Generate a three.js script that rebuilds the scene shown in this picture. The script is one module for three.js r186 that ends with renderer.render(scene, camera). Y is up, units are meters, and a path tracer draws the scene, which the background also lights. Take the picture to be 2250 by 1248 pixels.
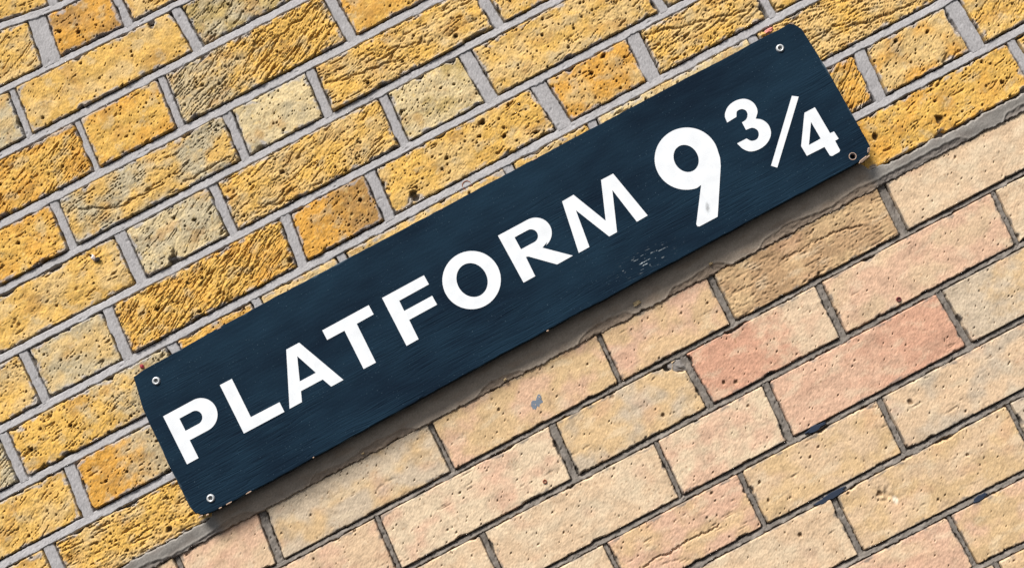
import * as THREE from 'three';
import { mergeGeometries } from 'three/addons/utils/BufferGeometryUtils.js';

// ---------------------------------------------------------------- camera, sky, sun, exposure
const scene = new THREE.Scene();
const R = Math.PI / 180, MM = 0.001, WALL_Y = 2.0;            // wall drawing: millimetres, origin 2 m above the pavement
const camera = new THREE.PerspectiveCamera(22.585, 2250 / 1248, 0.05, 100);
camera.rotation.order = 'YXZ';
camera.position.set(-0.0172, WALL_Y - 0.2215, 1.6897);
camera.rotation.set(7.468 * R, -0.584 * R, -27.704 * R);

{ // pale overcast sky, brighter overhead
  const w = 256, h = 128, d = new Float32Array(w * h * 4);
  for (let j = 0; j < h; j++) for (let i = 0; i < w; i++) {
    const el = ((j + 0.5) / h - 0.5) * Math.PI, s = Math.sin(el), k = (j * w + i) * 4;
    const up = Math.max(0, s), L = s > 0 ? 0.17 + 0.72 * up : 0.14 * Math.exp(s * 7) + 0.03;
    d[k] = L * 0.96; d[k + 1] = L * 1.0; d[k + 2] = L * 1.06; d[k + 3] = 1;
  }
  const sky = new THREE.DataTexture(d, w, h, THREE.RGBAFormat, THREE.FloatType);
  sky.mapping = THREE.EquirectangularReflectionMapping; sky.minFilter = sky.magFilter = THREE.LinearFilter; sky.needsUpdate = true;
  scene.background = sky; scene.environment = sky;
}
const sun = new THREE.DirectionalLight(new THREE.Color(1, 0.955, 0.88), 3.7);
sun.position.set(-0.35, WALL_Y + 4.1, 2.75); sun.target.position.set(0, WALL_Y, 0);
sun.castShadow = true; sun.shadow.radius = 34; sun.shadow.mapSize.set(2048, 2048);
Object.assign(sun.shadow.camera, { left: -1.5, right: 1.5, top: 1.5, bottom: -1.5, near: 0.5, far: 12 });
scene.add(sun, sun.target);
const renderer = new THREE.WebGLRenderer({ antialias: true });
renderer.toneMapping = THREE.LinearToneMapping;
renderer.toneMappingExposure = 1.5;
renderer.shadowMap.enabled = true;
renderer.setSize(1024, 567);

// ---------------------------------------------------------------- noise and helpers
let seed = 20240917;
const rnd = () => { seed = (Math.imul(seed, 1664525) + 1013904223) >>> 0; return seed / 4294967296; };
const perm = new Uint8Array(512);
{ const p = [...Array(256).keys()]; for (let i = 255; i > 0; i--) { const j = (rnd() * (i + 1)) | 0; [p[i], p[j]] = [p[j], p[i]]; } for (let i = 0; i < 512; i++) perm[i] = p[i & 255]; }
const GX = new Float32Array(256), GY = new Float32Array(256);
for (let i = 0; i < 256; i++) { const a = rnd() * 6.2832; GX[i] = Math.cos(a) * 1.5; GY[i] = Math.sin(a) * 1.5; }
function noise(x, y) {                                          // about -1 .. 1
  const xi = Math.floor(x), yi = Math.floor(y), fx = x - xi, fy = y - yi, X = xi & 255, Y = yi & 255;
  const u = fx * fx * fx * (fx * (fx * 6 - 15) + 10), v = fy * fy * fy * (fy * (fy * 6 - 15) + 10);
  const a = perm[X + perm[Y]], b = perm[X + 1 + perm[Y]], c = perm[X + perm[Y + 1]], e = perm[X + 1 + perm[Y + 1]];
  const n0 = GX[a] * fx + GY[a] * fy, n1 = GX[b] * (fx - 1) + GY[b] * fy, n2 = GX[c] * fx + GY[c] * (fy - 1), n3 = GX[e] * (fx - 1) + GY[e] * (fy - 1);
  return n0 + (n1 - n0) * u + (n2 + (n3 - n2) * u - n0 - (n1 - n0) * u) * v;
}
const hash = (i, j, k) => { let h = Math.imul(i, 374761393) ^ Math.imul(j, 668265263) ^ Math.imul(k, 2147483647 ^ 0x5bd1e995); h = Math.imul(h ^ (h >>> 13), 1274126177); return ((h ^ (h >>> 16)) >>> 0) / 4294967296; };
const sstep = (a, b, x) => { const t = Math.min(1, Math.max(0, (x - a) / (b - a))); return t * t * (3 - 2 * t); };
const lerp = (a, b, t) => a + (b - a) * t;
const mix = (a, b, t) => [lerp(a[0], b[0], t), lerp(a[1], b[1], t), lerp(a[2], b[2], t)];
// pits in a jittered grid: returns depth 0..1 of the deepest pit at x, y
function pits(x, y, cell, share, rMin, rMax, key) {
  const ci = Math.floor(x / cell), cj = Math.floor(y / cell); let best = 0;
  for (let i = ci - 1; i <= ci + 1; i++) for (let j = cj - 1; j <= cj + 1; j++) {
    if (hash(i, j, key) > share) continue;
    const q = hash(i, j, key + 3), r = rMin + (rMax - rMin) * q * q * q;
    const dx = x - (i + hash(i, j, key + 1)) * cell, dy = (y - (j + hash(i, j, key + 2)) * cell) * (1 + 0.5 * hash(i, j, key + 4));
    const rr = r * (1 + 0.35 * noise(x / (r * 1.2) + i, y / (r * 1.2) + j));
    const t = 1 - Math.sqrt(dx * dx + dy * dy) / rr;
    if (t > best) best = t;
  }
  return Math.min(1, best * 2.2);
}
function tag(o, label, category, group) { o.userData.label = label; o.userData.category = category; if (group) o.userData.group = group; return o; }
const counts = {};
function numbered(name) { const n = counts[name] = (counts[name] ?? -1) + 1; return n ? `${name}_${String(n).padStart(3, '0')}` : name; }
function part(name, geometry, material, parent) {
  const m = new THREE.Mesh(geometry, material); m.name = numbered(name); m.castShadow = m.receiveShadow = true; parent.add(m); return m;
}
function thing(name, label, category, x = 0, y = 0, z = 0) {
  const g = new THREE.Group(); g.name = numbered(name); g.position.set(x * MM, WALL_Y + y * MM, z * MM); scene.add(g); return tag(g, label, category);
}
// grid surface: f(s, t, out) fills out.x, out.y, out.z (mm) and out.c (linear colour)
function gridGeometry(nx, ny, f) {
  const pos = new Float32Array((nx + 1) * (ny + 1) * 3), col = new Float32Array(pos.length), idx = new Uint32Array(nx * ny * 6), o = {};
  let k = 0, q = 0;
  for (let j = 0; j <= ny; j++) for (let i = 0; i <= nx; i++, k += 3) {
    f(i / nx, j / ny, o);
    pos[k] = o.x * MM; pos[k + 1] = o.y * MM; pos[k + 2] = o.z * MM; col[k] = o.c[0]; col[k + 1] = o.c[1]; col[k + 2] = o.c[2];
  }
  for (let j = 0; j < ny; j++) for (let i = 0; i < nx; i++) {
    const a = j * (nx + 1) + i, b = a + 1, c = a + nx + 1, d = c + 1;
    idx[q++] = a; idx[q++] = b; idx[q++] = d; idx[q++] = a; idx[q++] = d; idx[q++] = c;
  }
  const g = new THREE.BufferGeometry();
  g.setAttribute('position', new THREE.BufferAttribute(pos, 3)); g.setAttribute('color', new THREE.BufferAttribute(col, 3));
  g.setIndex(new THREE.BufferAttribute(idx, 1)); g.computeVertexNormals(); return g;
}
camera.updateMatrixWorld(); camera.updateProjectionMatrix();
const probe = new THREE.Vector3();
function inView(x0, y0, x1, y1) {                               // is any of this stretch of wall near what the photograph frames?
  for (let i = 0; i <= 4; i++) for (let j = 0; j <= 2; j++) {
    probe.set(lerp(x0, x1, i / 4) * MM, WALL_Y + lerp(y0, y1, j / 2) * MM, 0).project(camera);
    if (Math.abs(probe.x) < 1.06 && Math.abs(probe.y) < 1.06) return true;
  }
  return false;
}

// ---------------------------------------------------------------- the walls
const brickMat = new THREE.MeshStandardMaterial({ vertexColors: true, roughness: 0.95 });
const mortarMat = new THREE.MeshStandardMaterial({ vertexColors: true, roughness: 0.97 });

const TONE = {                                                  // base colours of the bricks, linear
  gold: [0.62, 0.37, 0.085], ochre: [0.58, 0.295, 0.05], tan: [0.58, 0.395, 0.165], ash: [0.43, 0.36, 0.235], cream: [0.60, 0.47, 0.26], umber: [0.30, 0.17, 0.06], olive: [0.38, 0.27, 0.09],
  buff: [0.62, 0.445, 0.29], pink: [0.62, 0.395, 0.275], sand: [0.59, 0.41, 0.225], pale: [0.645, 0.50, 0.345], stone: [0.51, 0.42, 0.32], brown: [0.43, 0.275, 0.15], rose: [0.56, 0.305, 0.205],
};
const MORTAR = [0.345, 0.333, 0.342], DARK_MORTAR = [0.165, 0.145, 0.128];

// bed joints, bottom to top of each wall: [height at xa, xa, height at xb, xb, joint width]
const YB = [[588, -420, 576, -340, 12], [512.5, -451, 506.5, -203, 11], [438.3, -486, 437, -68, 12.5], [359.6, -523, 357, 83, 13], [285.7, -558, 285.7, 165, 12], [210, -591, 207.6, 354, 12], [132.4, -628, 138.6, 430, 12.5], [60, -661, 60.1, 596, 12], [-14.3, -687, -13.6, 687, 12.5], [-93, -540, -91, 640, 22]];
const PB = [[-100.2, -529, -100.2, 637, 4], [-168, -387, -166.3, 558, 9], [-242.1, -261, -240.8, 557, 9.5], [-318.8, -115, -318.4, 513, 9.5], [-393.5, 35, -393, 468, 10], [-471.8, 186, -475.3, 423, 10], [-544.5, 326, -546.2, 381, 9.5]];
const bedY = (b, x) => lerp(b[0], b[2], Math.min(1, Math.max(0, (x - b[1]) / (b[3] - b[1]))));
for (let k = 1; k <= 3; k++) YB.unshift([588 + 75 * k, -400, 576 + 75 * k, 400, 12]);
for (let k = 1; k <= 3; k++) PB.push([-545.4 - 75 * k, -400, -545.4 - 75 * k, 400, 10]);

// cross joints per course: [x at top, x at bottom, width]; null courses are outside the frame.
// bricks per course, left to right: 'main second relief amount angle' where amount is how creased the face is
const YC = [null, null, null,
  { j: [[-372, -379, 26], [-271, -272, 13]], b: ['tan gold .6 28', 'ochre umber .25 15', 'gold tan .4 10'] },
  { j: [[-439, -444, 11], [-212, -209, 16]], b: ['ash tan .2 10', 'tan gold .22 20', 'ash olive .7 24'] },
  { j: [[-383, -387, 10], [-266, -271, 12], [-36, -34, 16]], b: ['gold ochre .75 26', 'gold ochre .3 12', 'gold ash .95 24 L', 'gold ochre .3 10'] },
  { j: [[-452, -455, 13], [-213, -218, 14], [-98, -103, 14], [131, 134, 15]], b: ['gold ochre .5 6', 'ash gold .65 8', 'cream ash .15 10', 'gold tan .85 4', 'gold tan .5 20'] },
  { j: [[-396, -398, 17], [-268, -272, 14], [-33, -37, 14], [80, 83, 19], [316, 320, 14]], b: ['tan gold .5 5', 'ash cream .6 30', 'gold tan .8 14', 'cream olive .45 30', 'tan gold .55 12', 'gold tan .5 10'] },
  { j: [[-450, -453, 16], [-206, -214, 15], [-90, -94, 16], [141, 146, 22], [272, 269, 20], [433, 433, 13]], b: ['tan ash .3 14', 'gold ochre 1 26', 'ochre umber .35 18 R', 'gold tan .55 8', 'ochre tan .35 8', 'gold tan .85 6', 'gold tan .6 10'] },
  { j: [[-399, -393, 15], [-284, -284, 14], [-168, -168, 14], [62, 62, 14], [177, 177, 14], [398, 398, 14], [640, 640, 14]], b: ['gold ash .55 14 R', 'gold ochre .6 14', 'tan cream .3 10', 'tan gold .4 10', 'tan gold .4 10', 'tan cream .4 10', 'gold tan .95 -8', 'gold tan .6 10'] },
  { j: [[-573, -577, 17], [-450, -450, 14], [-222, -222, 14], [-107, -107, 14], [122, 122, 14], [237, 237, 14], [503, 497, 18], [629, 630, 22]], b: ['tan gold .55 24', 'ochre ash .4 12 R', 'gold tan .5 10', 'gold tan .5 10', 'gold tan .5 10', 'gold tan .5 10', 'gold ochre .95 38', 'tan ochre .45 24', 'gold tan .7 28'] },
  { j: [[-636, -637, 17], [-406, -406, 14], [-290, -290, 14], [-60, -60, 14], [55, 55, 14], [285, 285, 14], [400, 400, 14], [668, 668, 14]], b: ['gold tan .4 14', 'gold tan .8 2', 'gold tan .5 10', 'gold tan .5 10', 'gold tan .5 10', 'gold tan .5 10', 'gold tan .5 10', 'gold ochre .5 10', 'gold tan .5 10'] },
];
const PC = [
  { j: [[-390, -396, 13], [-164, -165, 8], [64, 60, 8], [214, 212, 11], [446, 442, 14]], b: ['buff pink .2', 'sand stone .35', 'sand pink .3', 'pink sand .35', 'brown sand 1.5', 'pale buff .2'] },
  { j: [[-502, -504, 10], [-270, -274, 9], [-35, -40, 12], [140, 141, 12], [323, 319, 12], [559, 553, 9]], b: ['buff pale .2', 'buff pink .4', 'pale pink .45', 'sand stone .35', 'rose pale .3 0 R', 'buff pink .25', 'buff pale .2'] },
  { j: [[-400, -401, 10], [-168, -170, 10], [64, 60, 8], [211, 206, 12], [443, 444, 11]], b: ['buff pale .3', 'buff pale .4', 'pale buff .25', 'pale pink .35', 'pink rose .3 0 R', 'sand stone .3 0 L'] },
  { j: [[-276, -277, 10], [-45, -46, 8], [134, 131, 9], [320, 316, 10], [553, 551, 10]], b: ['buff pale .3', 'buff pale .3', 'pink sand .7', 'sand buff .35', 'buff stone .45', 'buff stone .3'] },
  { j: [[-132, -132, 10], [-16, -16, 10], [217, 214, 10], [449, 445, 8]], b: ['buff pale .3', 'buff pale .3', 'buff pale .3', 'sand buff .35', 'buff stone .35', 'buff pink .3'] },
  { j: [[90, 90, 10], [324, 324, 8]], b: ['buff pale .3', 'pink buff .3', 'sand pink .3'] },
  null, null, null];
function spread(row, even, gap, names) {                        // carry a course on to both ends of the wall, stretcher and header in turn
  const j = row ? row.j.map((a) => [...a]) : [[even ? 0 : -60, even ? 0 : -60, gap]], b = row ? [...row.b] : [names[0], names[1 % names.length]];
  let n = 0;
  while (j.at(-1)[0] < 900) { const s = n++ % 2 ? 115 : 230; const x = j.at(-1)[0] + s; j.push([x, x, gap]); b.push(names[(rnd() * names.length) | 0]); }
  while (j[0][0] > -900) { const s = n++ % 2 ? 115 : 230; const x = j[0][0] - s; j.unshift([x, x, gap]); b.unshift(names[(rnd() * names.length) | 0]); }
  return { j, b: b.slice(1, -1) };                              // b[i] lies between j[i] and j[i + 1]
}

// single holes, long cracks and knocked-off corners, in wall millimetres
const HOLES = [[545, -63, 5.0], [468, -46, 4.0], [196, -129, 1.4], [-352, 220, 5.6], [-185, 253, 3.1], [-354, 545, 2.5], [-333, 533, 2.5], [-248, 497, 4.3], [-395, 174, 2.8], [-351, 147, 2.5], [59, 193, 3.7], [75, 165, 3.1], [49, 179, 2.2], [1, 174, 2.5], [-56, 153, 5.0], [-116, 177, 2.5], [-225, 152, 3.7], [-497, -70, 3.7], [-626, 74, 3.1], [-550, 96, 2.5], [-606, 93, 2.8], [228, 196, 3.1], [205, 184, 2.5], [111, 151, 2.5], [174, 255, 2.2], [80, 304, 3.1], [-42, 303, 2.5], [-513, 328, 2.2], [-329, 265, 2.2], [-307, 251, 2.2], [625, -26, 1.9], [547, 45, 2.5], [586, 37, 2.2], [634, -59, 2.5], [299, -376, 1.2], [149, -343, 1.9], [86, -222, 2.6], [350, -342, 3.2], [168, -221, 2.2], [181, -227, 2.4], [162, -418, 2.6], [43, -174, 3], [321, -210, 2.4], [35, -127, 1.4], [329, -159, 2], [148, -366, 2], [378, -426, 1.8], [266, -418, 3.4]];
const CRACKS = [[-161, 381, -110, 408, -53, 423], [-312, 149, -266, 175], [-299, 300, -234, 300], [-19, 321, 14, 323, 45, 316], [-89, 326, -40, 316, 13, 310], [297, -125, 339, -124, 379, -126, 404, -132], [-15, -367, 60, -364, 83, -364], [503, 88, 544, 79, 589, 75], [-235, 228, -190, 217, -143, 211], [-429, 331, -383, 309, -339, 309], [286, 195, 346, 179, 407, 163], [562, -27, 590, -10, 608, -1]];
const KNOCKS = [[136, -179, 13], [118, -174, 6], [-352, 215, 7.5], [-246, 500, 4.5], [-55, 148, 5]];
function segDist(px, py, ax, ay, bx, by) { const dx = bx - ax, dy = by - ay, t = Math.min(1, Math.max(0, ((px - ax) * dx + (py - ay) * dy) / (dx * dx + dy * dy))); return Math.hypot(px - ax - t * dx, py - ay - t * dy); }
let key = 11;
function brickGeometry(kind, xl0, xl1, xr0, xr1, top, bot, spec, fine) {   // corners: left top/bottom x, right top/bottom x; top and bottom as functions of x
  const [mainName, secondName, amountText, angleText, side] = spec.split(' '), A = TONE[mainName], B = TONE[secondName], amt = +amountText, rot = (+angleText || 0) * R;
  const K = key += 7, ox = K * 137.3 % 4000, oy = K * 91.7 % 3000, ca = Math.cos(rot), sa = Math.sin(rot), yellow = kind === 'yellow';
  const xm = (xl0 + xr0) / 2, w = (xr0 + xr1 - xl0 - xl1) / 2, h = top(xm) - bot(xm), step = fine ? (yellow ? 1.0 : 1.15) : 6;
  const near = (a) => a[0] > Math.min(xl0, xl1) - 20 && a[0] < Math.max(xr0, xr1) + 20 && a[1] > bot(xm) - 14 && a[1] < top(xm) + 14;
  const holes = HOLES.filter(near), knocks = KNOCKS.filter(near), cracks = CRACKS.filter((c) => near([(c[0] + c[c.length - 2]) / 2, (c[1] + c[c.length - 1]) / 2]));
  const lift = (hash(K, 1, 5) - 0.5) * (yellow ? 2.4 : 1.2), tiltX = (hash(K, 2, 5) - 0.5) * 0.012, tiltY = (hash(K, 3, 5) - 0.5) * 0.025;
  const bias = (hash(K, 4, 5) - 0.5) * 0.5, per = lerp(6.5, 11, hash(K, 5, 5)), rad = yellow ? lerp(2.5, 6, hash(K, 6, 5)) : lerp(2, 4, hash(K, 6, 5));
  const pitShare = yellow ? lerp(0.2, 0.55, hash(K, 7, 5)) : 0.2, grit = yellow ? 1 : 0.5;
  const DIRT = yellow ? [0.04, 0.024, 0.011] : [0.17, 0.105, 0.055];
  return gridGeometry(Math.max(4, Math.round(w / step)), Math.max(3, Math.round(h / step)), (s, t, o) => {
    const xt = lerp(xl0, xr0, s), xb = lerp(xl1, xr1, s), x = lerp(xb, xt, t), y = lerp(bot(x), top(x), t);
    const u = s * w, v = t * h, X = u + ox, Y = v + oy;
    // distance inside the worn outline
    const dx = Math.min(u, w - u), dy = Math.min(v, h - v);
    let d = dx < rad && dy < rad ? rad - Math.hypot(rad - dx, rad - dy) : Math.min(dx, dy);
    const wander = 0.9 * noise(X / 38 + 5, Y / 38 + 70);
    const chip = noise(X / 22 + 40, Y / 22), ruff = noise(X / 7, Y / 7 + 9) * (yellow ? 1.1 : 0.7) + noise(X / 2.6, Y / 2.6) * (yellow ? 0.7 : 0.5);
    d += ruff + wander - 0.6 - Math.max(0, chip - 0.3) * (yellow ? 8 : 5.5);
    for (const n of knocks) d = Math.min(d, Math.hypot(x - n[0], (y - n[1]) * 1.5) - n[2] + 1.5 * noise(X / 5, Y / 5));
    // relief of the face
    const p = X * ca + Y * sa, q = -X * sa + Y * ca;
    const g1 = noise(X / 3.1, Y / 3.1), g2 = noise(X / 1.5, Y / 1.5), low = noise(X / 55, Y / 34);
    let z, crack = 0, hole = 0;
    if (yellow) {
      const qw = q + 5.5 * noise(p / 45, q / 22) + 2.0 * noise(p / 12, q / 8 + 7) + 0.8 * noise(p / 4, q / 4);
      const f0 = qw / per, f = f0 - Math.floor(f0), band = hash(Math.floor(f0), K, 3);
      const mask = sstep(-0.5 + 0.9 * (1 - amt), 0.35 + 0.9 * (1 - amt), noise(p / 38 + 3, q / 17) + 0.25 * noise(p / 11, q / 11)) * (0.25 + 0.75 * band);
      const fold = f < 0.1 ? f / 0.1 : (1 - f) / 0.9;
      const qc = q + 4 * noise(p / 40 + 9, q / 30) + 0.9 * noise(p / 5, q / 4), c1 = Math.abs(noise(p / 85 + 77, qc / 8)), on = sstep(0.0, 0.4, noise(p / 22, q / 14 + 50) + amt - 0.6);
      crack = (1 - sstep(0.01, 0.075, c1)) * on;
      const c2 = Math.abs(noise(p / 30 + 31, qc / 4 + 12)), fineCrack = (1 - sstep(0.02, 0.14, c2)) * sstep(0.05, 0.45, noise(p / 13 + 9, q / 8) + amt - 0.5);
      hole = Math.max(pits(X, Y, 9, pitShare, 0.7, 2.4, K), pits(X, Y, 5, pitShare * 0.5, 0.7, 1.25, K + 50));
      const wX = X + 2.2 * noise(X / 6, Y / 6), wY = Y + 2.2 * noise(X / 6 + 40, Y / 6);
      z = 1.5 * low + 0.7 * noise(X / 13, Y / 10) + 1.5 * amt * mask * (fold - 0.45) - 3.2 * crack - 1.7 * fineCrack * amt + 0.3 * g1 + 0.24 * g2 + 0.28 * (hash(Math.round(u * 1.01), Math.round(v * 1.01), K) - 0.5);
      const patch = sstep(-0.35, 0.45, noise(X / 26 + 15, Y / 18 + 60) + amt - 0.55);
      hole *= sstep(-0.55, 0.05, noise(X / 24 + 70, Y / 20));
      z += (0.12 + (0.45 + 0.6 * amt) * patch) * (Math.abs(noise(wX / 5.5 + 11, wY / 4.5)) + 0.55 * Math.abs(noise(X / 2.5, Y / 2.2 + 31)) - 0.4);
      z += 1.2 * Math.min(0, noise(X / 5 + 60, Y / 3.6) + 0.25) * (0.15 + amt) * patch;
      crack = Math.max(crack, fineCrack * 0.5);
    } else {
      const qw = Y + 2.2 * noise(X / 60, Y / 14), c1 = Math.abs(noise(X / 75 + 77, qw / 5)), on = sstep(0.12, 0.5, noise(X / 28, Y / 12 + 50) + amt - 0.65);
      crack = (1 - sstep(0.01, 0.09, c1)) * on;
      hole = Math.max(pits(X, Y, 8, pitShare, 0.6, 1.5, K), pits(X, Y, 26, 0.22 * (0.5 + amt), 0.9, 2.6, K + 50));
      const rub = sstep(0.1, 0.6, noise(X / 24 + 5, Y / 11) + amt - 1.0);
      z = 0.7 * low + 0.22 * noise(X / 15, Y / 9) - 1.2 * crack + 0.2 * g1 + 0.24 * g2 + 0.36 * Math.abs(noise(X / 3.2 + 8, Y / 2.4)) + 0.24 * (hash(Math.round(u * 0.9), Math.round(v * 0.9), K) - 0.5) + rub * (0.5 * noise(X / 6, Y / 3.2) + 0.35 * g1);
    }
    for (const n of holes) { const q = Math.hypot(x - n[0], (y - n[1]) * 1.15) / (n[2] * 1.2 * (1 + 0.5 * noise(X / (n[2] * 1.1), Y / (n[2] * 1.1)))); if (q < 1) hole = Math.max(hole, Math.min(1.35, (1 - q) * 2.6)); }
    for (const n of cracks) for (let i = 0; i + 3 < n.length; i += 2) {
      const q = segDist(x + 3 * noise(X / 14, Y / 14) + 1.2 * noise(X / 4, Y / 4), y + 3 * noise(X / 14 + 50, Y / 14) + 1.2 * noise(X / 4 + 9, Y / 4), n[i], n[i + 1], n[i + 2], n[i + 3]), ww = (yellow ? 1.5 : 1.1) * (1 + 0.6 * noise(x / 20, K));
      if (q < ww) { const m = 1 - (q / ww) ** 2; if (m > crack) { z -= (m - crack) * 2.6; crack = m; } }
    }
    const gx = (x - 272) / 10, gy = (y + 424) / 11, gouge = yellow ? 0 : Math.exp(-gx * gx - gy * gy);
    z -= (yellow ? 3.6 : 2.2) * hole + 2.6 * gouge * (0.6 + 0.8 * noise(X / 6, Y / 5));
    z += lift + tiltX * (u - w / 2) + tiltY * (v - h / 2) + (yellow ? 0 : -3.5);
    const er = yellow ? 1.5 : 1.2, e = Math.max(0, Math.min(d, er));
    z -= er - Math.sqrt(Math.max(0, er * er - (er - e) * (er - e)));
    if (d < 0) z = Math.max(-13, z + d * 9);
    if (s === 0 || s === 1 || t === 0 || t === 1) z = -13;
    // colour of the clay: clouds of the two tones, speckle, ash, dirt in the holes, cement smeared over the rims
    const cloud = side ? sstep(-0.25, 0.25, (side === 'L' ? 0.36 - s : s - 0.6) + 0.22 * noise(X / 20, Y / 16) + 0.1 * noise(X / 6, Y / 6)) : sstep(-0.45, 0.5, noise(X / 48 + 20, Y / 30) + 0.45 * noise(X / 14, Y / 14) + bias);
    let c = mix(A, B, cloud * 0.85);
    const sp = 1 + 0.14 * g1 * grit + 0.13 * g2 + 0.10 * noise(X / 9 + 4, Y / 9) + (yellow ? 0.34 : 0.24) * (hash(Math.floor(X * 0.95), Math.floor(Y * 0.95), K) - 0.5);
    c = [c[0] * sp, c[1] * sp, c[2] * sp];
    if (yellow) {
      c = mix(c, [0.40, 0.205, 0.05], 0.5 * sstep(0.2, 0.75, noise(X / 36 + 11, Y / 24 + 44) + 0.3 * noise(X / 9, Y / 9)));
      c = mix(c, [0.24, 0.14, 0.055], 0.55 * sstep(0.45, 0.8, noise(X / 4 + 21, Y / 3.3) + 0.45 * noise(X / 40, Y / 25 + 80)));
      c = mix(c, TONE.ash, 0.45 * sstep(0.2, 0.75, noise(X / 20 + 60, Y / 16) + 0.3 * g1));
      c = mix(c, [0.66, 0.46, 0.17], 0.5 * sstep(0.35, 0.8, noise(X / 7 + 8, Y / 5) + 0.3 * g2));
    } else {
      c = mix(c, TONE.rose, 0.3 * sstep(0.3, 0.8, noise(X / 40 + 60, Y / 26)));
      const dust = 1 - 0.16 * sstep(0.0, 0.7, noise(X / 6 + 13, Y / 4.5) + 0.5 * g2) - 0.14 * sstep(0.2, 0.7, noise(X / 30 + 3, Y / 18));
      c = [c[0] * dust, c[1] * dust, c[2] * dust];
      c = mix(c, [0.66, 0.54, 0.38], 0.4 * sstep(0.2, 0.7, noise(X / 26 + 8, Y / 12) + 0.4 * g2));
      c = mix(c, [0.30, 0.17, 0.09], 0.7 * sstep(0.62, 0.85, noise(X / 3.4 + 8, Y / 3.0) + 0.25 * noise(X / 30, Y / 30)));
    }
    c = mix(c, [0.78, 0.68, 0.55], 0.8 * sstep(0.5, 0.9, yellow ? 0 : Math.exp(-(((x - 279) / 5) ** 2) - (((y + 433) / 8) ** 2))));
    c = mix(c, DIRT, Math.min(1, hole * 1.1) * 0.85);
    c = mix(c, DIRT, 0.45 * crack * (1 - Math.min(1, hole)));
    const smear = sstep(yellow ? 3.8 : 2.6, 0.6, d - (yellow ? 5 : 3.4) * Math.max(0, noise(X / 17 + 90, Y / 17)) + 0.8 * g1) * sstep(-0.25, 0.3, noise(X / 14 + 33, Y / 10));
    c = mix(c, yellow ? MORTAR : DARK_MORTAR, 0.75 * smear);
    o.x = x; o.y = y; o.z = z; o.c = c;
  });
}
function mortarColour(x, y, base, k) {
  const s = 1 + 0.10 * noise(x / 2.2 + k, y / 2.2) + 0.12 * noise(x / 1.3, y / 1.3 + k) + 0.12 * noise(x / 18 + k, y / 9) + 0.26 * (hash(Math.floor(x), Math.floor(y), 77) - 0.5);
  return [base[0] * s, base[1] * s, base[2] * s];
}
// one joint: a strip along the centre line c(t) of half width hw; struck back at its upper side, cracked away from the bricks at ragged rims
function jointGeometry(kind, x0, x1, centre, hw, vertical, fine, k, rise = 0) {
  const yellow = kind === 'yellow', base = yellow ? MORTAR : DARK_MORTAR, len = x1 - x0, reach = hw + 3.6;
  return gridGeometry(Math.max(2, Math.round(len / (fine ? 1.4 : 8))), fine ? Math.round(reach * 2 / 0.8) : 8, (s, t, o) => {
    const a = lerp(x0, x1, s), b = lerp(-reach, reach, t), c = centre(a);
    const px = vertical ? c + b : a, py = vertical ? a : c + b;
    const edge = hw + (yellow ? 1.1 : 1.3) * noise(a / 16 + k, b > 0 ? 5 : 25) + (yellow ? 0.55 : 0.9) * noise(a / 4.5 + k, b > 0 ? 8 : 28) + (yellow ? 0.3 : 0.6) * noise(a / 1.9, k + (b > 0 ? 3 : 13));
    const d = edge - Math.abs(b), g = noise(px / 1.7, py / 1.7) * 0.5 + noise(px / 4, py / 3 + k) * 0.5;
    let z;
    const open = sstep(-0.55, 0.25, noise(a / 24 + k, b > 0 ? 41 : 61) + (b > 0 ? 0.45 : 0.0) + (vertical ? -0.1 : 0));   // how far the mortar has come away from the brick here
    if (yellow) z = -1.3 + rise - (vertical ? 0.3 : 0.9) * (b / hw) + 0.34 * g + 0.3 * (hash(Math.floor(px), Math.floor(py), 5) - 0.5) + 0.6 * noise(a / 50 + k, 3) - 1.0 * sstep(0.6, 0.85, noise(px / 9 + k, py / 5)) - (vertical ? 0.4 : 0);
    else z = -5.4 + rise + 0.7 * g + 0.8 * noise(a / 14 + k, b / 6) - (vertical ? 0.4 : 1.1 * (b / hw)) - 2.0 * sstep(0.25, 0.7, noise(a / 30 + k, 77)) * sstep(-0.1, 0.6, b / hw) - 1.5 * pits(px, py, 7, 0.4, 0.8, 2.2, k);
    if (d < 1) z -= (1 - d) * (1 - d) * 1.1 * open;
    if (d < 0) z -= -d * lerp(0.9, 7, open);
    o.x = px; o.y = py; o.z = Math.max(z, -13); o.c = mortarColour(px, py, base, k);
    if (!yellow) o.c = mix(o.c, [0.29, 0.255, 0.225], 0.6 * sstep(0.0, 0.6, noise(px / 12 + k, py / 5) + 0.3 * g));
  });
}
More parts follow.
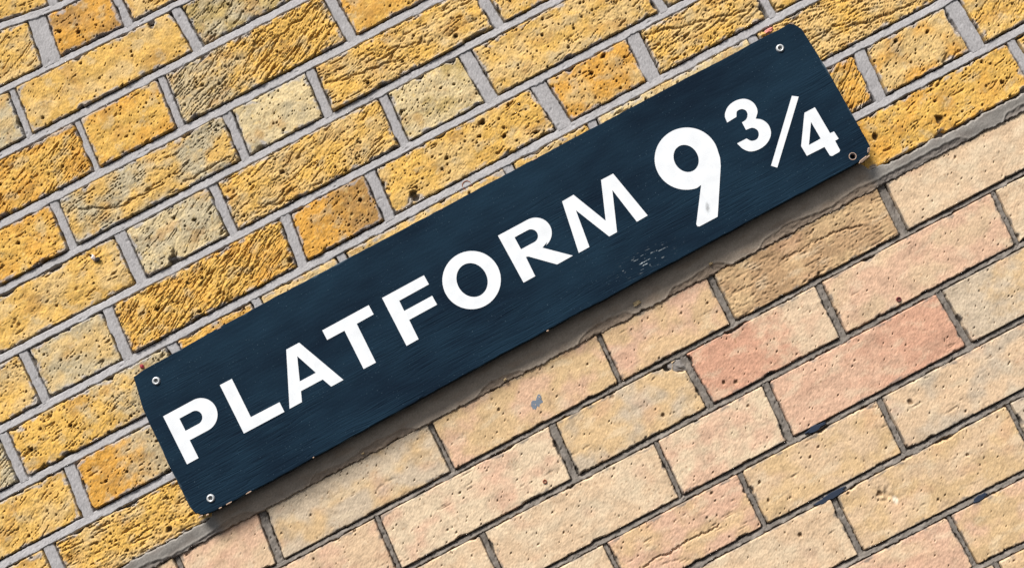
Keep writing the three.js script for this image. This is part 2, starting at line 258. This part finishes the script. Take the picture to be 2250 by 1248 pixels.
function buildWall(kind, wall, beds, courses, names) {
  const yellow = kind === 'yellow', gap = yellow ? 14 : 10, ease = yellow ? 0.5 : 1.7;
  for (let i = 0; i + 1 < beds.length; i++) {
    const T = beds[i], Bt = beds[i + 1], row = spread(courses[i], i % 2 === 0, gap, names);
    const top = (x) => bedY(T, x) - T[4] / 2 + ease, bot = (x) => bedY(Bt, x) + Bt[4] / 2 - ease;
    for (let n = 0; n + 1 < row.j.length; n++) {
      const l = row.j[n], r = row.j[n + 1];
      const fine = inView(l[0], bot(l[0]), r[0], top(r[0]));
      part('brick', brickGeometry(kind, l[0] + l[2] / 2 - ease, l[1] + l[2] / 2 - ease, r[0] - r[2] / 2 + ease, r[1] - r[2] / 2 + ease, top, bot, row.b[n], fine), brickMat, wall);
    }
    for (const j of row.j) {
      const y0 = bot(j[1]) - 3, y1 = top(j[0]) + 3;
      part('cross_joint', jointGeometry(kind, y0, y1, (y) => lerp(j[1], j[0], (y - y0) / (y1 - y0)), j[2] / 2 - (yellow ? 1.4 : 1.7), true, inView(j[0] - 8, y0, j[0] + 8, y1), (key += 3)), mortarMat, wall);
    }
  }
  beds.forEach((b, i) => {
    if ((yellow && i === beds.length - 1) || (!yellow && i === 0)) return;
    for (let x = -900; x < 900; x += 300)
      part('bed_joint', jointGeometry(kind, x, x + 300, (q) => bedY(b, q), b[4] / 2 - (yellow ? 1.1 : 1.7), false, inView(x, bedY(b, x) - 8, x + 300, bedY(b, x + 300) + 8), i * 13.7 + (yellow ? 0 : 500)), mortarMat, wall);
  });
}
const stockWall = thing('brick_wall', 'upper wall of rough creased golden yellow bricks with light grey mortar behind the sign', 'wall');
stockWall.position.set(0, WALL_Y, 0);
buildWall('yellow', stockWall, YB, YC, ['gold tan .6 14', 'gold ochre .7 20', 'tan gold .5 8', 'ash gold .6 22', 'ochre gold .4 12']);
const buffWall = thing('brick_wall', 'lower wall of smooth pale buff and pink bricks with dark mortar below the sign', 'wall');
buildWall('buff', buffWall, PB, PC, ['buff pale .3', 'buff pink .3', 'sand buff .3', 'pale stone .3', 'pink rose .3']);
{ // the body of each wall, behind its joints
  const slab = (y0, y1, zf, c) => {
    const g = new THREE.BoxGeometry(1.86, (y1 - y0) * MM, 0.2); g.translate(0, (y0 + y1) / 2 * MM, -0.1 + zf * MM);
    g.setAttribute('color', new THREE.BufferAttribute(new Float32Array(Array.from({ length: g.attributes.position.count }, () => c).flat()), 3)); return g;
  };
  part('wall_core', slab(-98, 815, -10, [0.22, 0.20, 0.18]), mortarMat, stockWall);
  part('wall_core', slab(-775, -98, -11, [0.10, 0.09, 0.08]), mortarMat, buffWall);
}
{ // cement fillet between the two walls: feathered over the yellow bricks above, broken off along the buff bricks below
  for (let x0 = -900; x0 < 900; x0 += 300) {
    const fine = inView(x0, -105, x0 + 300, -75);
    part('mortar_fillet', gridGeometry(fine ? 260 : 40, fine ? 44 : 10, (s, t, o) => {
      const x = lerp(x0, x0 + 300, s), y = lerp(-110, -66, t);
      const under = sstep(-446, -436, x) * sstep(446, 432, x);
      const up = -83 + 21 * under + (2.5 + 1 * under) * noise(x / 60 + 3, 1) + 2.5 * noise(x / 14, 2) + 1.2 * noise(x / 4, 6) + 4 * sstep(470, 450, x) * sstep(436, 450, x);
      const dn = -101.4 + 2.0 * noise(x / 22 + 8, 4) + 1.4 * noise(x / 6, 9) + 0.8 * noise(x / 2.5, 9);
      const split = -93 + 4.5 * noise(x / 50 + 60, 2) + 1.2 * noise(x / 9, 31) - 16 * sstep(-0.05, 0.3, noise(x / 120 + 31.6, 5) - 0.35 * sstep(300, 440, x));   // where the smooth coat has broken away
      const g = noise(x / 2, y / 2) * 0.5 + noise(x / 6, y / 4) * 0.5;
      let z = lerp(-0.6, 2.2, sstep(-102, -82, y)) + 0.25 * g + 0.8 * noise(x / 30, y / 14), lowCoat = 0;
      if (y < split) { lowCoat = sstep(0, 1.4, split - y); z -= lowCoat * (0.75 - 0.7 * noise(x / 7, y / 4) - 0.5 * g); }
      else z += 0.5 * Math.exp(-(((y - split - 1) / 1.1) ** 2));
      const d = Math.min(y - dn, (up - y) * 1.2);
      if (d < 0) z -= -d * 5;
      o.x = x; o.y = y; o.z = Math.max(z, -12);
      o.c = mix(mortarColour(x, y, mix([0.27, 0.25, 0.23], [0.37, 0.305, 0.245], under), 7), mortarColour(x, y, mix([0.21, 0.18, 0.16], [0.33, 0.245, 0.18], under), 9), Math.max(0.8 * lowCoat, 0.5 * sstep(0.1, 0.6, noise(x / 26 + 9, y / 9))));
    }), mortarMat, stockWall);
  }
}

// ---------------------------------------------------------------- the sign
const FRONT = 20, BACK = 2.5;
const sign = thing('name_sign', 'long dark navy painted wooden board with large white lettering fixed to the brick wall', 'sign', -2.0, 17.4, 0);
sign.scale.set(1.0036, 1.0036, 1);
sign.rotation.z = 0.736 * R;
{
  const W = 2048, H = 512, map = new Uint8Array(W * H * 4), bump = new Uint8Array(W * H * 4);
  const toS = (c) => Math.round(255 * (c <= 0.0031308 ? 12.92 * c : 1.055 * Math.pow(c, 1 / 2.4) - 0.055));
  for (let j = 0; j < H; j++) for (let i = 0; i < W; i++) {
    const x = (i / W) * 940 - 470, y = (j / H) * 235 - 117.5, k = (j * W + i) * 4;   // mm on the board
    const wv = y + 3 * noise(x / 160, y / 40) + 0.8 * noise(x / 40, y / 20);
    const deep = 0.12 + 0.88 * sstep(-0.25, 0.55, noise(x / 150 + 5, y / 45) - y / 150);
    const l1 = noise(x / 75, wv / 1.5), l2 = noise(x / 38 + 9, wv / 0.8), l3 = Math.abs(noise(x / 150 + 31, wv / 5));
    const line = 1 - sstep(0.0, 0.07, l3), brush = noise(x / 28, wv / 3.2), dot = noise(x / 1.4, y / 1.4);
    let h = 0.62 + deep * (0.10 * l1 + 0.10 * l2 * (0.5 + noise(x / 60, y / 12))) - 0.26 * line * deep + 0.07 * brush + 0.05 * noise(x / 3, y / 3) + 0.03 * dot;
    // paint: deep navy, a little faded in clouds, with pale flecks and scuffs
    const fade = 0.5 + 0.5 * noise(x / 120 + 2, y / 55) + 0.25 * noise(x / 30, y / 14) + 0.12 * l1 + 0.55 * deep * l2;
    let c = mix([0.0036, 0.0110, 0.023], [0.0085, 0.0255, 0.046], Math.min(1, Math.max(0, fade)));
    const fl = noise(x / 1.6 + 70, y / 1.3 + 7), flMask = noise(x / 60 + 14, y / 40);
    c = mix(c, [0.12, 0.17, 0.21], 0.65 * sstep(0.72, 0.9, fl + 0.12 * flMask));
    const sx = (x - 152) / 24, sy = (y + 71) / 7.5, sc = Math.exp(-sx * sx - sy * sy) * sstep(0.48, 0.66, noise(x / 8 + 3, wv / 1.5) + 0.25 * noise(x / 2, y / 2));
    c = mix(c, [0.55, 0.60, 0.62], 0.7 * Math.min(1, sc * 1.3));
    const ed = Math.min(y + 92, 101 - y, x + 456, 452 - x);
    const worn = sstep(2.4, 0, ed + 1.4 * noise(x / 8, y / 8)) * sstep(0.05, 0.5, noise(x / 34 + 2, y / 30));
    c = mix(c, [0.10, 0.14, 0.17], 0.6 * worn);
    h -= 0.15 * sc;
    map[k] = toS(c[0]); map[k + 1] = toS(c[1]); map[k + 2] = toS(c[2]); map[k + 3] = 255;
    bump[k] = bump[k + 1] = bump[k + 2] = Math.max(0, Math.min(255, h * 255)); bump[k + 3] = 255;
  }
  const tex = (d, srgb) => { const t = new THREE.DataTexture(d, W, H); t.magFilter = THREE.LinearFilter; t.minFilter = THREE.LinearMipmapLinearFilter; t.generateMipmaps = true; if (srgb) t.colorSpace = THREE.SRGBColorSpace; t.needsUpdate = true; return t; };
  const boardMat = new THREE.MeshPhysicalMaterial({ map: tex(map, true), bumpMap: tex(bump), bumpScale: 0.0011, roughness: 0.8, specularIntensity: 0.16 });
  const shape = new THREE.Shape();
  const V = (x, y) => new THREE.Vector2(x, y);
  // outline: slightly bowed edges, cut and rounded corners, tiny knocks along the rims
  const rim = [V(-453.6, 58), V(-449.5, 82), V(-447, 97.6), V(-430, 99.6), V(-286, 101.5), V(50, 100), V(389, 97.6), V(444.5, 96.8), V(451.2, 84.5), V(452.2, 60), V(452.6, 27), V(451.8, -30), V(450.8, -78), V(447.5, -84), V(438, -87.4), V(423, -88.4), V(396, -88.6), V(313, -88.4), V(-50, -87.6), V(-355, -89.5), V(-436, -88.2), V(-447, -86), V(-453, -80), V(-455.6, -70), V(-455.8, -20), V(-454.6, 35)];
  const pts = [];
  rim.forEach((a, i) => {
    const b = rim[(i + 1) % rim.length], n = Math.max(1, Math.round(a.distanceTo(b) / 6));
    for (let q = 0; q < n; q++) { const p = a.clone().lerp(b, q / n), m = 0.45 * noise(p.x / 9, p.y / 9 + 3) + 0.5 * noise(p.x / 40, p.y / 40); pts.push(V(p.x + m * 0.7, p.y + m)); }
  });
  shape.setFromPoints(pts.map((p) => p.multiplyScalar(MM)));
  const hole = new THREE.Path(); hole.absarc(426.7 * MM, -81.3 * MM + 0.0022, 3.6 * MM, 0, 6.2832, true); shape.holes.push(hole);
  const bev = 0.9 * MM;
  const g = new THREE.ExtrudeGeometry(shape, { depth: (FRONT - BACK) * MM - 2 * bev, bevelEnabled: true, bevelThickness: bev, bevelSize: bev, bevelOffset: -bev, bevelSegments: 2, curveSegments: 12 });
  g.translate(0, 0, BACK * MM + bev);
  const P = g.attributes.position, UV = g.attributes.uv;
  for (let i = 0; i < P.count; i++) UV.setXY(i, (P.getX(i) / MM + 470) / 940, ((P.getY(i) + (P.getZ(i) - FRONT * MM) * 0.3) / MM + 117.5) / 235);
  part('board', g, boardMat, sign);

  // lettering: thin coats of white paint cut to their real outlines
  const white = (() => {
    const n = 256, d = new Uint8Array(n * n * 4);
    for (let j = 0; j < n; j++) for (let i = 0; i < n; i++) { const k = (j * n + i) * 4, v = 225 + 6 * noise(i / 30, j / 22) + 3 * noise(i / 5, j / 3); d[k] = v - 3; d[k + 1] = v; d[k + 2] = v + 5; d[k + 3] = 255; }
    const t = new THREE.DataTexture(d, n, n); t.colorSpace = THREE.SRGBColorSpace; t.wrapS = t.wrapT = THREE.RepeatWrapping; t.magFilter = THREE.LinearFilter; t.repeat.set(8, 8); t.needsUpdate = true;
    return new THREE.MeshStandardMaterial({ map: t, roughness: 0.55 });
  })();
  const poly = (a) => { const s = new THREE.Shape(); a.forEach(([x, y], i) => (i ? s.lineTo(x * MM, y * MM) : s.moveTo(x * MM, y * MM))); s.closePath(); return s; };
  const glyph = (name, s) => { const q = new THREE.ExtrudeGeometry(s, { depth: 0.5 * MM, bevelEnabled: false, curveSegments: 28 }); q.translate(0, 0, (FRONT - 0.1) * MM); return part(name, q, white, sign); };
  const ring = (cx, cy, rx, ry, n = 56) => Array.from({ length: n }, (_, i) => [cx + rx * Math.cos(i / n * 6.28319), cy + ry * Math.sin(i / n * 6.28319)]);
  const bowl = (x0, yt, yb, xr, sq = 1) => { // from the upper stem side round to the lower one
    const r = (yt - yb) / 2, rx = r * sq, o = [[x0, yt]];
    for (let i = 0; i <= 24; i++) { const a = Math.PI / 2 - i / 24 * Math.PI; o.push([xr - rx + rx * Math.cos(a), (yt + yb) / 2 + r * Math.sin(a)]); }
    o.push([x0, yb]); return o;
  };
  const withHole = (s, h) => { s.holes.push(new THREE.Path(h.map(([x, y]) => V(x * MM, y * MM)))); return s; };
  const p = poly([[-436, 39], ...bowl(-420.5, 39, -1.2, -375.6).slice(1), [-420.5, -24.8], [-436, -24.8]]);
  glyph('letter', withHole(p, bowl(-420, 27.4, 11, -394.3)));
  glyph('letter', poly([[-359.6, 39.6], [-360, -24.8], [-306, -25], [-306, -12.2], [-344, -11.6], [-343.6, 39.4]]));
  glyph('letter', withHole(poly([[-270.6, 39.3], [-253.3, 39.2], [-227, -25], [-243.5, -25.1], [-248.4, -12.8], [-277.5, -12.7], [-282.4, -24.7], [-299, -24.8]]), [[-262.6, 26.2], [-252, -1.9], [-273.6, -1.9]]));
  glyph('letter', poly([[-222.4, 39], [-159.7, 39.2], [-159.7, 26.6], [-182.6, 26.3], [-183.7, -25.2], [-200, -25.1], [-199.2, 26], [-222.4, 26.1]]));
  glyph('letter', poly([[-141.9, 39.1], [-85.4, 39.2], [-85.2, 26.8], [-125.4, 26.4], [-125.8, 12.8], [-88.2, 12.9], [-88, 0.8], [-125.6, 0.6], [-126.3, -24.9], [-142.6, -25.1]]));
  glyph('letter', withHole(poly(ring(-38.3, 7.1, 34.7, 34.7)), ring(-37.8, 6.8, 17.9, 20.8)));
  glyph('letter', withHole(poly([[14.2, 38.8], ...bowl(30, 38.8, 0.6, 74, 1.06).slice(1, -3), [62, 4.2], [53.7, 0.8], [80.8, -24.8], [59.4, -25.1], [34.3, -0.6], [31.2, 0.6], [30.1, -25], [14.3, -25.2]]), bowl(30.5, 27.6, 11.3, 56.6)));
  glyph('letter', poly([[100.5, 38.4], [116.2, 38.9], [134.7, -6.8], [153.4, 38.8], [169.6, 38.6], [181.2, -25.1], [166.4, -25.6], [159.3, 21.8], [139.9, -25.2], [129.3, -25.3], [109.8, 21.3], [102.9, -25.1], [88.4, -25.3]]));
  const nine = ring(254.6, 12.6, 38, 37.4, 72).filter(([x, y]) => !(x > 262 && y < 6) && !(x > 250 && y < -15)); // open where the tail leaves
  const right = nine.findIndex(([x, y]) => x > 262 && y >= 6);
  const round9 = [...nine.slice(right), ...nine.slice(0, right)].sort((a, b) => Math.atan2(a[1] - 12.6, a[0] - 254.6) - Math.atan2(b[1] - 12.6, b[0] - 254.6));
  const startUp = round9.filter(([x, y]) => Math.atan2(y - 12.6, x - 254.6) > -0.3), rest = round9.filter(([x, y]) => Math.atan2(y - 12.6, x - 254.6) <= -0.3);
  glyph('numeral', withHole(poly([...startUp, ...rest, [254.1, -23.4], [226.2, -61.8], [226.2, -64.6], [228.4, -65.8], [252.6, -65.9], [285.4, -14.6], [289.6, -5.5]]), ring(254.1, 13, 14.2, 17)));
  const runs = (list) => list.flatMap((run) => run.length < 3 ? run : new THREE.CatmullRomCurve3(run.map(([x, y]) => new THREE.Vector3(x, y, 0)), false, 'centripetal').getPoints(run.length * 5).map((v) => [v.x, v.y]));
  glyph('numeral', poly(runs([
    [[317.7, 27.5], [319.6, 36.5], [328, 43.8], [339.5, 45.8], [350.4, 42.2], [356.6, 33.4], [356, 22.6], [349.4, 15.2]],
    [[350, 14.9], [355.2, 10.8], [358.9, 2], [356.4, -9], [347.6, -16.4], [335.8, -18.9], [325, -16.4], [318.8, -9.9], [315.6, -0.2]],
    [[328.3, -0.4], [331.8, -5.6], [338.4, -7], [343.4, -3], [344.4, 2.2], [340.6, 7.6], [332.8, 9]],
    [[333.1, 19.2], [339.2, 20], [343.4, 24], [344.2, 29.4], [340.8, 33.4], [334.6, 33.8], [330.6, 28.2]]])));
  glyph('slash', poly([[400.4, 18.8], [406.9, 14], [342.6, -48.4], [337.4, -42.8]]));
  glyph('numeral', withHole(poly([[403.2, -6.3], [417.2, -6.4], [417.3, -42.2], [422.4, -42.6], [422.8, -52.8], [417.9, -53], [417.4, -65.4], [415.6, -67], [405.6, -67.2], [403.8, -65.6], [403.4, -53.4], [380, -52.8], [379.9, -39.4]]), [[404.5, -19.6], [404.5, -42.5], [388.5, -42.7]]));
  // dirty rub on the foot of the nine
  const grime = gridGeometry(14, 16, (s, t, o) => { const a = s * 6.2832, r = t * (0.8 + 0.3 * noise(Math.cos(a) * 1.5, Math.sin(a) * 1.5)); const k = mix([0.36, 0.37, 0.39], [0.72, 0.75, 0.79], sstep(0.1, 1, t + 0.3 * noise(s * 9, t * 5))); o.x = 247.5 + 5.5 * r * Math.cos(a) + 3.2 * r * Math.sin(a); o.y = -51 + 9.5 * r * Math.sin(a); o.z = FRONT + 0.44; o.c = k; });
  part('grime', grime, new THREE.MeshStandardMaterial({ vertexColors: true, roughness: 0.7, side: THREE.DoubleSide }), sign);

  // screws in cup washers; the fourth hole has lost its screw
  const steel = new THREE.MeshStandardMaterial({ color: 0xd6d8da, roughness: 0.42, metalness: 0.55 }), darkSteel = new THREE.MeshStandardMaterial({ color: 0x4a4d50, roughness: 0.5, metalness: 0.6 });
  for (const [x, y, turn] of [[-424.7, 80.4, 0.3], [-428.9, -73.5, 1.1], [416.9, 76.1, 2.2]]) {
    const wash = part('cup_washer', new THREE.LatheGeometry([[2.1, 0.5], [2.6, 1.6], [3.3, 2.1], [4.2, 1.7], [4.9, 0.4], [5.0, -0.3]].map(([a, b]) => V(a * MM, b * MM)), 32), steel, sign);
    wash.rotation.x = Math.PI / 2; wash.position.set(x * MM, y * MM, FRONT * MM);
    const head = part('screw', new THREE.LatheGeometry([[0.0001, 0.25], [0.8, 0.35], [0.85, 0.9], [1.7, 1.05], [2.2, 0.7], [2.4, 0]].map(([a, b]) => V(a * MM, b * MM)), 20), darkSteel, sign);
    head.rotation.set(Math.PI / 2, turn, 0); head.position.set(x * MM, y * MM, FRONT * MM);
  }
  const bareWood = new THREE.MeshStandardMaterial({ color: new THREE.Color(0.42, 0.29, 0.21), roughness: 0.9 });
  const rimG = new THREE.LatheGeometry([[3.3, -6], [3.4, -0.4], [3.8, 0.35], [4.3, 0.4], [4.6, 0.05]].map(([a, b]) => V(a * MM, b * MM)), 28);
  const rimM = part('hole_rim', rimG, new THREE.MeshStandardMaterial({ color: new THREE.Color(0.42, 0.29, 0.22), roughness: 0.85 }), sign); rimM.rotation.x = Math.PI / 2; rimM.position.set(426.7 * MM, (-81.3 + 2.2) * MM, FRONT * MM);
  // bare wood where paint has been knocked off the rim
  const chip = (x, y, len, hgt, turn, z = FRONT - 1.2) => {
    const n = 12, s = new THREE.Shape();
    for (let i = 0; i < n; i++) { const a = i / n * 6.2832, r = 0.75 + 0.45 * noise(x + i * 1.7, y * 0.3 + i); const q = V(Math.cos(a) * len * r * MM, Math.sin(a) * hgt * r * MM); i ? s.lineTo(q.x, q.y) : s.moveTo(q.x, q.y); }
    const e = part('paint_chip', new THREE.ExtrudeGeometry(s, { depth: 1.6 * MM, bevelEnabled: true, bevelSize: 0.3 * MM, bevelThickness: 0.3 * MM, bevelSegments: 1 }), bareWood, sign);
    e.position.set(x * MM, y * MM, z * MM); e.rotation.z = turn; e.rotation.x = 0.35;
  };
  chip(436, -88.4, 11, 2.2, 0.16); chip(446.5, -81.5, 1.8, 4.2, -0.6);
  for (const [x, l] of [[-449, 3.5], [-441, 2.5], [-424, 2], [-412, 5], [-386, 3.6], [-300, 1], [12, 1.4]]) chip(x, -88.4 - 0.6 * noise(x, 2) + (x < -445 ? 2.2 : 0), l, 0.65, 0.02);
  chip(444, 96, 3, 0.8, -0.6); chip(-330, 100.6, 4, 0.6, 0.01); chip(96, 99.4, 5, 0.6, -0.01); chip(-30, 100, 2, 0.5, 0);
}

// ---------------------------------------------------------------- small things left in the walls
function blob(rx, ry, rz, k, amp = 0.25) {
  const g = new THREE.IcosahedronGeometry(1, 3), p = g.attributes.position;
  for (let i = 0; i < p.count; i++) { const x = p.getX(i), y = p.getY(i), z = p.getZ(i), r = 1 + amp * noise(x * 1.6 + k, y * 1.6 + z * 1.3 + k); p.setXYZ(i, x * r * rx * MM, y * r * ry * MM, z * r * rz * MM); }
  g.computeVertexNormals(); return g;
}
const dark = new THREE.MeshStandardMaterial({ color: new THREE.Color(0.02, 0.014, 0.01), roughness: 0.95 });
const rust = new THREE.MeshStandardMaterial({ color: new THREE.Color(0.22, 0.075, 0.035), roughness: 0.9 });
function wallPlug(x, y, z, label, colour, r, lean) {
  const g = thing('wall_plug', label, 'wall plug', x, y, z), m = new THREE.MeshStandardMaterial({ color: colour, roughness: 0.6 });
  const s = part('sleeve', new THREE.LatheGeometry([[r * 0.45, -4], [r * 0.5, 1.2], [r * 0.75, 1.9], [r, 1.2], [r * 1.02, -4]].map(([a, b]) => new THREE.Vector2(a * MM, b * MM)), 24), m, g);
  s.rotation.set(Math.PI / 2 + lean, 0, lean * 0.5);
  const c = part('hole', new THREE.CylinderGeometry(r * 0.5 * MM, r * 0.4 * MM, 1 * MM, 18), dark, g); c.rotation.x = Math.PI / 2; c.position.z = -0.9 * MM;
  return g;
}
{
  const w = thing('wall_plug', 'small white plastic wall plug sticking out of a tan brick left of the sign', 'wall plug', -438, 268, 0);
  part('sleeve', blob(2.6, 4.6, 4.5, 3, 0.2), new THREE.MeshStandardMaterial({ color: new THREE.Color(0.86, 0.74, 0.70), roughness: 0.5 }), w).rotation.z = 0.1;
  part('hole', blob(1.4, 1.3, 1.2, 8), dark, w).position.set(-0.9 * MM, 2.8 * MM, 3.9 * MM);
  part('drill_hole', blob(3.2, 3, 1.2, 5), dark, w).position.set(3.6 * MM, -4.6 * MM, 0.8 * MM);
}
{ const m = part('mortar_patch', blob(13, 9, 4.5, 31, 0.45), new THREE.MeshStandardMaterial({ color: new THREE.Color(0.21, 0.19, 0.178), roughness: 0.97 }), buffWall); m.position.set(0.129, -0.178, -0.0085); m.rotation.z = -0.5; }
for (const [x, y, a] of [[121, -90, 5], [221, -89.5, 3], [-60, -98, 2.4], [-250, -97, 2]]) { const m = part('pebble', blob(a, a * 0.55, 1.6, x, 0.5), new THREE.MeshStandardMaterial({ color: new THREE.Color(0.40, 0.30, 0.17), roughness: 0.9 }), stockWall); m.position.set(x * MM, y * MM, 0.0016); }
wallPlug(397, -230, -3, 'small dark red plug in a pale pink brick near the right edge', new THREE.Color(0.13, 0.02, 0.025), 3, 0.1);
wallPlug(-74, -226, -3.2, 'small rust brown plug in a cream brick under the middle of the sign', new THREE.Color(0.26, 0.085, 0.045), 2.6, -0.1);
tag(part('plug', blob(2.6, 2.6, 2.2, 17), new THREE.MeshStandardMaterial({ color: new THREE.Color(0.28, 0.015, 0.03), roughness: 0.6 }), scene), 'tiny dark red plug in the brick just above the top left corner of the sign', 'wall plug').position.set(-0.442, WALL_Y + 0.120, 0.001);
tag(part('plug', blob(6, 2.8, 2.4, 27, 0.5), new THREE.MeshStandardMaterial({ color: new THREE.Color(0.62, 0.20, 0.16), roughness: 0.7 }), scene), 'broken salmon red plug in the joint above the top right corner of the sign', 'wall plug').position.set(0.419, WALL_Y + 0.1285, -0.0005);
{
  const t = new THREE.TorusGeometry(5.4 * MM, 0.7 * MM, 8, 36), o = tag(part('rusty_ring', t, rust, scene), 'thin rusty ring pressed into the grey joint above the middle of the sign', 'ring');
  o.position.set(0.007, WALL_Y + 0.1325, -0.0014);
}
const bluePaint = new THREE.MeshStandardMaterial({ color: new THREE.Color(0.013, 0.024, 0.05), roughness: 0.8 }), greyBlue = new THREE.MeshStandardMaterial({ color: new THREE.Color(0.15, 0.18, 0.23), roughness: 0.85 });
function splash(name, label, x, y, z, rx, ry, turn, m, k) {
  const n = 22, s = new THREE.Shape();
  for (let i = 0; i < n; i++) { const a = i / n * 6.2832, r = 0.8 + 0.5 * noise(Math.cos(a) * 1.7 + k, Math.sin(a) * 1.7) + 0.25 * noise(i * 0.9, k); i ? s.lineTo(Math.cos(a) * rx * r * MM, Math.sin(a) * ry * r * MM) : s.moveTo(Math.cos(a) * rx * r * MM, Math.sin(a) * ry * r * MM); }
  const o = part(name, new THREE.ExtrudeGeometry(s, { depth: 2.2 * MM, bevelEnabled: true, bevelSize: 0.4 * MM, bevelThickness: 0.4 * MM, bevelSegments: 1 }), m, scene);
  o.position.set(x * MM, WALL_Y + y * MM, z * MM); o.rotation.z = turn; return tag(o, label, 'paint patch');
}
splash('paint_patch', 'grey blue chip of paint stuck on an orange buff brick below the sign', -39, -139, -5.2, 9, 6.5, 0.5, greyBlue, 4);
splash('paint_patch', 'long dark blue paint smear in the mortar under the reddest pale brick', 236, -317.2, -5.2, 18, 3, 0.02, bluePaint, 9);
splash('paint_patch', 'dark blue paint smear in the mortar beside the gouged brick', 212, -394.8, -5.2, 22, 3.8, 0.03, bluePaint, 14);
splash('paint_patch', 'small dark blue paint smear in the mortar near the lower right corner', 368, -475.2, -5.2, 12, 3, 0.03, bluePaint, 21);

renderer.render(scene, camera);
